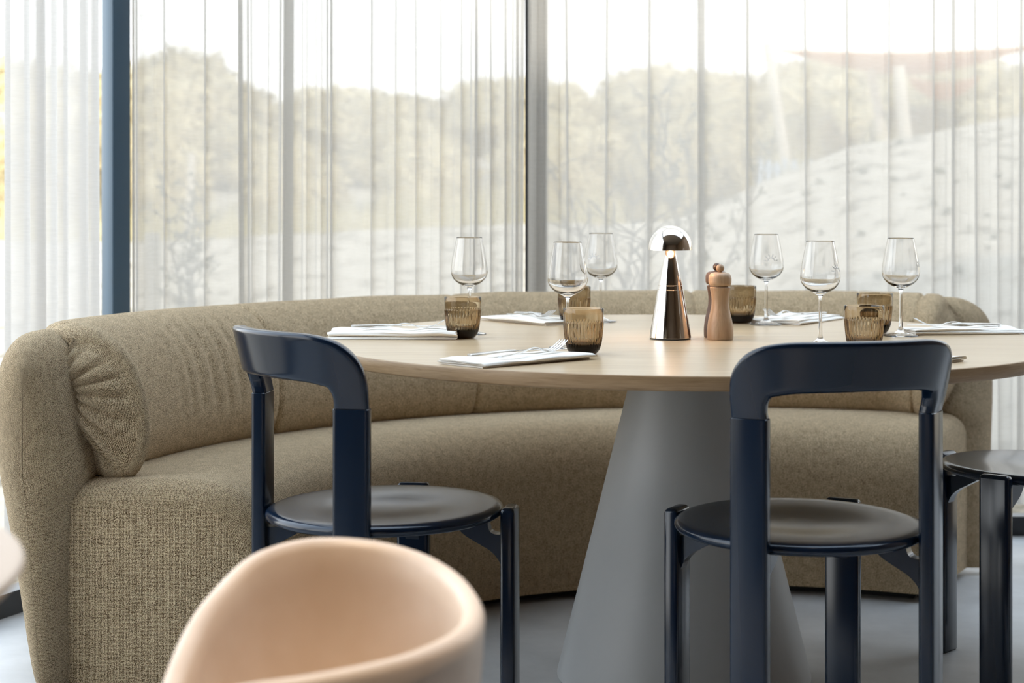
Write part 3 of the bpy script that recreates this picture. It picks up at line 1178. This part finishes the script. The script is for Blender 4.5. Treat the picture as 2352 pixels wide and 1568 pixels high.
# ------------------------------------------------------------------ tan tub chair and small table in the near foreground
RIM = [(395, 1640, 1.93), (402, 1568, 2.00), (458, 1425, 2.10), (520, 1342, 2.16), (595, 1272, 2.21), (680, 1242, 2.245), (765, 1234, 2.265), (860, 1240, 2.265), (960, 1264, 2.24), (1035, 1305, 2.19), (1082, 1355, 2.11), (1093, 1405, 2.03), (1062, 1447, 1.95), (980, 1487, 1.89), (880, 1517, 1.855), (720, 1548, 1.83), (560, 1572, 1.815), (400, 1610, 1.81), (270, 1660, 1.82)]
rim = [Vector((at(px - 8, Y), Y, HC - (py - HY) / F * Y)) for px, py, Y in RIM]
rim = [Vector(p) for p in catmull([tuple(p) for p in rim], 4)]
cen = Vector((-0.235, 2.03, 0))
tub = empty('tub_chair', 'blurred tan leather tub chair close to the camera', 'armchair', (cen.x, cen.y, 0))
bpy.context.view_layer.update()
rings = []
for p in rim:
    i = rim.index(p)
    t = (rim[min(i + 1, len(rim) - 1)] - rim[max(i - 1, 0)])
    t.z = 0
    t.normalize()
    out = Vector((-t.y, t.x, 0))
    if out.dot(Vector((p.x, p.y, 0)) - cen) < 0: out = -out
    hz = p.z
    th = 0.014
    def lo(k):   # towards the base the shell draws in
        return (cen - Vector((p.x, p.y, 0))) * k
    ring = []
    for off, dz, k in ((-th, -(hz - 0.40), 0.20), (-th, -(hz - 0.45), 0.10), (-th, -0.10, 0.035), (-th, -0.04, 0.012), (-th, -0.012, 0), (-th * 0.6, -0.003, 0), (0, 0, 0), (th * 0.6, -0.003, 0), (th, -0.012, 0), (th, -0.05, 0.012), (th, -0.12, 0.045), (th, -(hz - 0.42), 0.12), (th, -(hz - 0.37), 0.20), (th * 0.4, -(hz - 0.355), 0.24), (-th, -(hz - 0.365), 0.26)):
        q = p + out * (off) + lo(k)
        q.z = hz + dz
        ring.append(q)
    rings.append(ring)
into(MB().grid(rings, True, False, True, True).build('shell', M['leather'], tub, angle=60), tub)
bpy.context.view_layer.update()
sp = []
for p in rim[::2]:
    sp.append((cen + (Vector((p.x, p.y, 0)) - cen) * 0.84))
b = MB()
rings = []
for z, k in ((0.372, 0.92), (0.38, 0.97), (0.41, 0.98), (0.428, 0.95), (0.436, 0.85), (0.44, 0.4)):
    rings.append([(cen.x + (q.x - cen.x) * k, cen.y + (q.y - cen.y) * k, z) for q in sp])
into(b.grid(rings, True, False, True, True).build('seat_cushion', M['leather'], tub, angle=50), tub)
for a in (40, 130, 220, 310):
    c, s = cos(radians(a)), sin(radians(a))
    MB().tube([(c * 0.13, s * 0.13, 0.375), (c * 0.19, s * 0.19, 0.0)], [0.016, 0.010], 12).build('leg', M['dark_metal'], tub, angle=40)

side = empty('side_table', 'blurred round greige table at the left edge of the view', 'table', (-0.937, 1.53, 0))
MB().lathe([(0, 0.74), (0.504, 0.74), (0.51, 0.7385), (0.5115, 0.735)], 120).build('tabletop', M['grey_table'], side, angle=50)
MB().lathe([(0.5115, 0.735), (0.512, 0.732), (0.505, 0.724), (0.49, 0.72), (0, 0.72)], 120).build('table_edge', M['oak_edge'], side, angle=50)
MB().lathe([(0.035, 0.72), (0.035, 0.03), (0.24, 0.012), (0.24, 0.0)], 48).build('pedestal', M['dark_metal'], side, angle=40)

# ------------------------------------------------------------------ ceiling downlights
for x, y, en, wh in ((-0.45, 1.75, 150, 'above the tub chair, added to brighten it'), (0.9, 2.3, 15, 'above the floor before the middle chair'), (2.2, 2.4, 15, 'nearest the right wall')):  # unseen; the strong first spot is added to brighten the tub chair
    r_ = empty('ceiling_downlight', 'small round warm downlight in the ceiling ' + wh, 'ceiling light', (x, y, CEIL), group='ceiling downlights')
    MB().lathe([(0.045, 0.0), (0.045, -0.006), (0.036, -0.008), (0.034, -0.002)], 32, closed=True).build('ring', M['dark_metal'], r_)
    MB().lathe([(0, -0.003), (0.034, -0.003), (0.034, 0.0)], 32).build('lens', M['led'], r_)
    ld = bpy.data.lights.new('downlight', 'SPOT')
    ld.energy = en
    ld.color = (1.0, 0.80, 0.60)
    ld.spot_size = radians(32)
    ld.spot_blend = 0.6
    ld.shadow_soft_size = 0.035
    lo_ = link(bpy.data.objects.new('downlight', ld), r_)
    lo_.location = (0, 0, -0.02)

# ------------------------------------------------------------------ mushroom lamp, mills
lamp = empty('table_lamp', 'polished steel mushroom lamp with a conical foot on the table', 'lamp', (0.350, 4.04, TZ))
MB().lathe([(0.0, 0.0), (0.0445, 0.0), (0.0445, 0.003)], 64).build('foot', M['black'], lamp)
MB().lathe([(0.0455, 0.003), (0.0462, 0.004), (0.046, 0.006), (0.0285, 0.1085), (0.0279, 0.109), (0.0283, 0.1098), (0.0268, 0.118), (0.0262, 0.1185), (0.0266, 0.1193), (0.0112, 0.194), (0.0105, 0.196), (0, 0.196)], 96).build('conical_stem', M['chrome'], lamp, angle=25)
dome = [(0.0, 0.2505)] + [(0.0492 * sin(radians(a)), 0.198 + 0.0525 * cos(radians(a))) for a in range(6, 91, 6)]
dome += [(0.0492, 0.1965), (0.0478, 0.1965), (0.0474, 0.199)] + [(0.0474 * sin(radians(a)), 0.199 + 0.049 * cos(radians(a))) for a in range(84, -1, -12)]
MB().lathe(dome, 96).build('dome_shade', M['chrome'], lamp, angle=40)
MB().lathe([(0.0105, 0.1955), (0.0115, 0.1965), (0.0125, 0.206), (0.010, 0.209), (0, 0.2095)], 40).build('led_neck', M['led'], lamp)
ld = bpy.data.lights.new('lamp_glow', 'POINT')
ld.energy = 0.25
ld.color = (1.0, 0.62, 0.36)
ld.shadow_soft_size = 0.012
lo_ = bpy.data.objects.new('lamp_glow', ld)
link(lo_, lamp)
lo_.location = (0, 0, 0.222)


def mill(x, y, m, label):
    root = empty('pepper_mill', label, 'mill', (x, y, TZ), group='mills beside the steel lamp')
    body = catmull([(0.0285, 0.002), (0.0290, 0.008), (0.0288, 0.022), (0.0262, 0.042), (0.0215, 0.062), (0.0188, 0.080), (0.0192, 0.095), (0.0222, 0.112), (0.0226, 0.1145)], 4)
    MB().lathe([(0, 0), (0.0275, 0.0)] + body + [(0.021, 0.1162), (0.0, 0.1165)], 56).build('body', m, root, angle=40)
    head = catmull([(0.0228, 0.1195), (0.0248, 0.124), (0.0252, 0.131), (0.0244, 0.139), (0.0205, 0.1452), (0.013, 0.1478)], 4)
    MB().lathe([(0.018, 0.1165), (0.018, 0.1185), (0.0222, 0.1188)] + head + [(0, 0.1485)], 56).build('head', m, root, angle=40)
    MB().lathe([(0.0035, 0.1480), (0.0035, 0.1495)] + [(0.009 * sin(radians(a)), 0.1570 - 0.009 * cos(radians(a))) for a in range(25, 176, 15)] + [(0, 0.166)], 32).build('knob', m, root, angle=60)
    return root


mill(0.4575, 4.02, M['beech'], 'light beech pepper mill beside the steel lamp')
mill(0.4575, 4.085, M['walnut'], 'dark walnut mill mostly hidden behind the beech one')

# ------------------------------------------------------------------ glasses
def wine_glass(label):
    root = empty('wine_glass', label, 'wine glass', group='wine glasses on the round table')
    outer = catmull([(0.0035, 0.100), (0.0065, 0.1055), (0.0155, 0.1105), (0.029, 0.1185), (0.0385, 0.1295), (0.0422, 0.1420), (0.0415, 0.1560), (0.0375, 0.1800), (0.0325, 0.2050), (0.0295, 0.2200)], 5)
    inner = catmull([(0.0290, 0.2200), (0.0319, 0.2050), (0.0367, 0.1800), (0.0406, 0.1560), (0.0411, 0.1420), (0.0373, 0.1305), (0.0275, 0.1205), (0.0140, 0.1140), (0.0055, 0.1120), (0.0, 0.1118)], 5)
    foot = [(0.0, 0.0), (0.0385, 0.0), (0.0392, 0.0008), (0.0385, 0.0018), (0.028, 0.0040), (0.015, 0.0072), (0.0075, 0.0115), (0.0050, 0.018)]
    stem = catmull([(0.0046, 0.022), (0.0037, 0.045), (0.0034, 0.075), (0.0034, 0.094)], 3)
    MB().lathe(foot + stem + outer + [(0.02925, 0.2203)] + inner, 72).build('glass', M['glass'], root, angle=60)
    return root


def add_sun(root, az):
    """small engraved half sun with rays on the bowl"""
    def surf(u, v):
        z = 0.156 + v
        r = 0.0425 - (z - 0.152) * 0.185 + 0.0003
        a = az + u / r
        return Vector((r * sin(a), -r * cos(a), z))
    b = MB()
    def stroke(pts, w_=0.0008):
        rows = []
        for i, (u, v) in enumerate(pts):
            u0, v0 = pts[max(0, i - 1)]
            u1, v1 = pts[min(len(pts) - 1, i + 1)]
            l = hypot(u1 - u0, v1 - v0)
            nx, ny = -(v1 - v0) / l, (u1 - u0) / l
            rows.append([surf(u + nx * w_, v + ny * w_), surf(u - nx * w_, v - ny * w_)])
        b.grid(rows, False)
    stroke([(0.0085 * cos(radians(a)), 0.0085 * sin(radians(a))) for a in range(0, 181, 12)])
    for a in (8, 40, 72, 108, 140, 172):
        stroke([(r * cos(radians(a)), r * sin(radians(a))) for r in (0.0112, 0.0145, 0.0178)])
    return b.build('sun_engraving', M['frost'], root, fix=False)


wg = [(1078, 4.17, 'left wine glass behind the leftmost tumbler', None), (1304, 3.81, 'front left wine glass behind the tumbler by the fork napkin', None),
      (1380, 4.56, 'far wine glass left of the steel lamp', -0.5), (1760, 4.46, 'far wine glass right of the mills with its sun facing the camera', 0.15),
      (1884, 3.88, 'wine glass rising behind the backrest of the right chair', 0.85), (2069, 4.115, 'rightmost wine glass with its foot beside the napkin and fork', 1.25)]
first = None
for px, Y, lab, sunaz in wg:
    if first is None:
        first = o = wine_glass(lab)
    else:
        o = copy_tree(first)
    o.location = (at(px, Y), Y, TZ + 0.0006)
    o['label'] = lab
    o['_sun'] = 9.0 if sunaz is None else sunaz
glasses = [o for o in COL.objects if o.name.startswith('wine_glass') and o.get('_sun') is not None]
for o in glasses:
    if o['_sun'] < 5:
        add_sun(o, o['_sun'])
    del o['_sun']


def tumbler_mesh():
    n = 216
    ribs = 36
    prof_o = [(0.0, 0.0), (0.022, 0.0), (0.0265, 0.0012), (0.0305, 0.0055), (0.0332, 0.0120), (0.0355, 0.0200), (0.0372, 0.0300), (0.0385, 0.0420), (0.0396, 0.0550), (0.0401, 0.0615), (0.0402, 0.0630), (0.0402, 0.0645), (0.0402, 0.0660), (0.0406, 0.080), (0.0410, 0.0895)]
    prof_i = [(0.0404, 0.0915), (0.0390, 0.0915), (0.0385, 0.0895), (0.0378, 0.070), (0.0370, 0.055), (0.0352, 0.035), (0.032, 0.022), (0.026, 0.0165), (0.0, 0.0155)]
    po = prof_o
    rings = []
    for r, z in po:
        amp = 0.00085 * smooth01((z - 0.006) / 0.01) * (1 - smooth01((z - 0.0625) / 0.002))
        rings.append([((r + amp * (2 * abs(sin(ribs * pi * k / n)) - 1)) * cos(2 * pi * k / n), (r + amp * (2 * abs(sin(ribs * pi * k / n)) - 1)) * sin(2 * pi * k / n), z) for k in range(n)])
    for r, z in prof_i:
        rings.append([(r * cos(2 * pi * k / n), r * sin(2 * pi * k / n), z) for k in range(n)])
    b = MB()
    b.grid(rings, True)
    return b


tb = tumbler_mesh().build('tumbler', M['amber'], angle=50)
tl = [(1063, 4.06, 'leftmost ribbed smoky amber tumbler, at the end of a napkin'), (1340, 3.667, 'nearest ribbed smoky amber tumbler, at the napkin with the raised fork'),
      (1319, 4.50, 'far ribbed smoky amber tumbler half hidden behind a wine glass'), (1699, 4.52, 'ribbed smoky amber tumbler partly hidden by the mills'),
      (2009, 4.20, 'rear one of the two overlapping amber tumblers behind the right chair'), (1985, 3.75, 'front one of the two overlapping amber tumblers behind the right chair')]
for i, (px, Y, lab) in enumerate(tl):
    o = tb if i == 0 else link(tb.copy())
    o.location = (at(px, Y), Y, TZ + 0.0006)
    tag(o, lab, 'tumbler', 'smoky amber tumblers on the round table')

# ------------------------------------------------------------------ napkins and cutlery
def napkin(cx, cy, ang, ln, wd, label, seed, hgt=0.013):
    """cloth folded in four layers: a zigzag section pulled along its length"""
    rnd = random.Random(seed)
    lay = 3
    gap = hgt / lay
    th = gap * 0.36
    cen_ = []
    for k in range(lay):
        zc = gap * (k + 0.5)
        e0, e1 = -wd / 2 + rnd.uniform(0, 0.006), wd / 2 - rnd.uniform(0, 0.006)
        row = [e0, e0 * 0.6, 0.0, e1 * 0.6, e1]
        if k % 2: row = row[::-1]
        cen_ += [(y_, zc) for y_ in row]
        if k < lay - 1:
            cen_.append(((row[-1] + (0.004 if row[-1] > 0 else -0.004)), zc + gap / 2))
    cc = catmull(cen_, 3)
    outl, inl = [], []
    for i, (y_, z_) in enumerate(cc):
        y0, z0 = cc[max(0, i - 1)]
        y1, z1 = cc[min(len(cc) - 1, i + 1)]
        l = hypot(y1 - y0, z1 - z0) or 1
        nx, nz = -(z1 - z0) / l, (y1 - y0) / l
        outl.append((y_ + nx * th, z_ + nz * th))
        inl.append((y_ - nx * th, z_ - nz * th))
    sec = outl + inl[::-1]
    rings = []
    NS = 22
    for i in range(NS + 1):
        t = i / NS
        x = (t - 0.5) * ln
        ring = []
        for j, (y_, z_) in enumerate(sec):
            lift = 1 + 0.40 * noise.noise(Vector((x * 14 + seed, y_ * 12, 0))) * (z_ / hgt)
            sk = 0.010 * (z_ / hgt) * sin(seed + t * 3)
            ex = 0.007 * noise.noise(Vector((y_ * 18, z_ * 260, seed))) if i in (0, NS) else 0
            edge = 1 - 0.12 * (abs(2 * t - 1) ** 6)
            zz = max(0.0004, z_ * lift * edge)
            ring.append((x + ex, y_ + sk + 0.004 * noise.noise(Vector((x * 9, z_ * 200, seed))), zz))
        rings.append(ring)
    o = MB().grid(rings, True, False, True, True).build('napkin', M['linen'], angle=70)
    o.location = (cx, cy, TZ)
    o.rotation_euler = (0, 0, ang)
    tag(o, label, 'napkin', 'folded napkins on the round table')
    return o


def strip(b, st, th):
    """sweep a flat bar: stations (x, y, z, half width)"""
    rings = []
    for i, (x, y, z, hw) in enumerate(st):
        rings.append([(x, y - hw, z), (x, y - hw * 0.5, z + th * 0.35), (x, y + hw * 0.5, z + th * 0.35), (x, y + hw, z), (x, y + hw * 0.6, z - th * 0.5), (x, y - hw * 0.6, z - th * 0.5)])
    b.grid(rings, True, False, True, True)


def fork_proto(label):
    root = empty('fork', label, 'fork', group='forks on the napkins')
    b = MB()
    strip(b, catmull([(-0.098, 0, 0.0022, 0.004), (-0.094, 0, 0.0022, 0.0075), (-0.07, 0, 0.003, 0.0068), (-0.03, 0, 0.0065, 0.0040), (0.0, 0, 0.0125, 0.0030), (0.020, 0, 0.0105, 0.0034), (0.034, 0, 0.0050, 0.0075), (0.044, 0, 0.0032, 0.0115), (0.050, 0, 0.0032, 0.0120)], 4), 0.0022)
    b.build('handle', M['steel'], root, angle=50)
    for k in range(4):
        y = (k - 1.5) * 0.0066
        b = MB()
        strip(b, catmull([(0.049, y, 0.0032, 0.0024), (0.060, y, 0.0050, 0.0021), (0.075, y, 0.0105, 0.0018), (0.090, y * 0.96, 0.0185, 0.0014), (0.096, y * 0.94, 0.0222, 0.0006)], 3), 0.002)
        b.build('tine', M['steel'], root, angle=50)
    return root


def knife_proto(label):
    root = empty('knife', label, 'knife', group='knives on the napkins')
    b = MB()
    strip(b, catmull([(-0.11, 0, 0.0035, 0.004), (-0.106, 0, 0.0035, 0.0085), (-0.07, 0, 0.0045, 0.0078), (-0.02, 0, 0.0055, 0.0055), (0.004, 0, 0.0050, 0.0050)], 4), 0.005)
    b.build('handle', M['steel'], root, angle=50)
    b = MB()
    strip(b, catmull([(0.003, 0, 0.0050, 0.0050), (0.010, 0, 0.0045, 0.0085), (0.05, 0.001, 0.004, 0.0095), (0.085, 0.002, 0.0035, 0.0085), (0.105, 0.004, 0.0032, 0.0045), (0.111, 0.006, 0.003, 0.0008)], 4), 0.0018)
    b.build('blade', M['steel'], root, angle=50)
    return root


NH = 0.0155
# (centre, direction towards the table centre, labels)
nap = [((-0.262, 4.085), radians(-2), 0.285, 0.135, 'thick folded white napkin on the left edge of the table', 'fork lying low on the left edge napkin', 'knife with its tip raised on the left edge napkin'),
       ((0.010, 3.51), radians(44), 0.285, 0.125, 'folded white napkin on the near table edge beside the nearest tumbler', 'fork with tines raised high on the nearest napkin', 'knife beside the raised fork on the nearest napkin'),
       ((0.050, 4.565), radians(-52), 0.265, 0.125, 'folded white napkin on the far left side before the sofa', 'fork on the far left napkin', 'knife on the far left napkin'),
       ((0.715, 4.585), radians(235), 0.26, 0.13, 'folded white napkin behind the far right wine glass', 'fork with tines standing up on the far right napkin', 'knife on the far right napkin'),
       ((1.035, 4.215), radians(187), 0.262, 0.125, 'folded white napkin cut by the right picture edge', 'fork arched over the napkin at the right picture edge', 'knife on the napkin at the right picture edge'),
       ((0.738, 3.575), radians(128), 0.265, 0.125, 'folded white napkin mostly hidden behind the right chair back', None, None)]
fk = kn = None
for i, (c, a, ln, wd, l1, l2, l3) in enumerate(nap):
    napkin(c[0], c[1], a, ln, wd, l1, i + 1, 0.018 if i == 0 else 0.012)
    hz = TZ + (0.0205 if i == 0 else 0.0142)
    ca, sa = cos(a), sin(a)
    if l2:
        if fk is None:
            fk = o = fork_proto(l2)
        else:
            o = copy_tree(fk)
        dx, dy = (0.02, -0.022) if i != 4 else (0.02, 0.018)
        o.location = (c[0] + ca * dx - sa * dy, c[1] + sa * dx + ca * dy, hz)
        o.rotation_euler = (0, 0, a + (0.10 if i == 1 else -0.06))
        o['label'] = l2
    if l3:
        if kn is None:
            kn = o = knife_proto(l3)
        else:
            o = copy_tree(kn)
        dx, dy = (0.01, 0.022) if i != 4 else (0.01, -0.022)
        o.location = (c[0] + ca * dx - sa * dy, c[1] + sa * dx + ca * dy, hz)
        o.rotation_euler = (0, 0, a - 0.05)
        o['label'] = l3
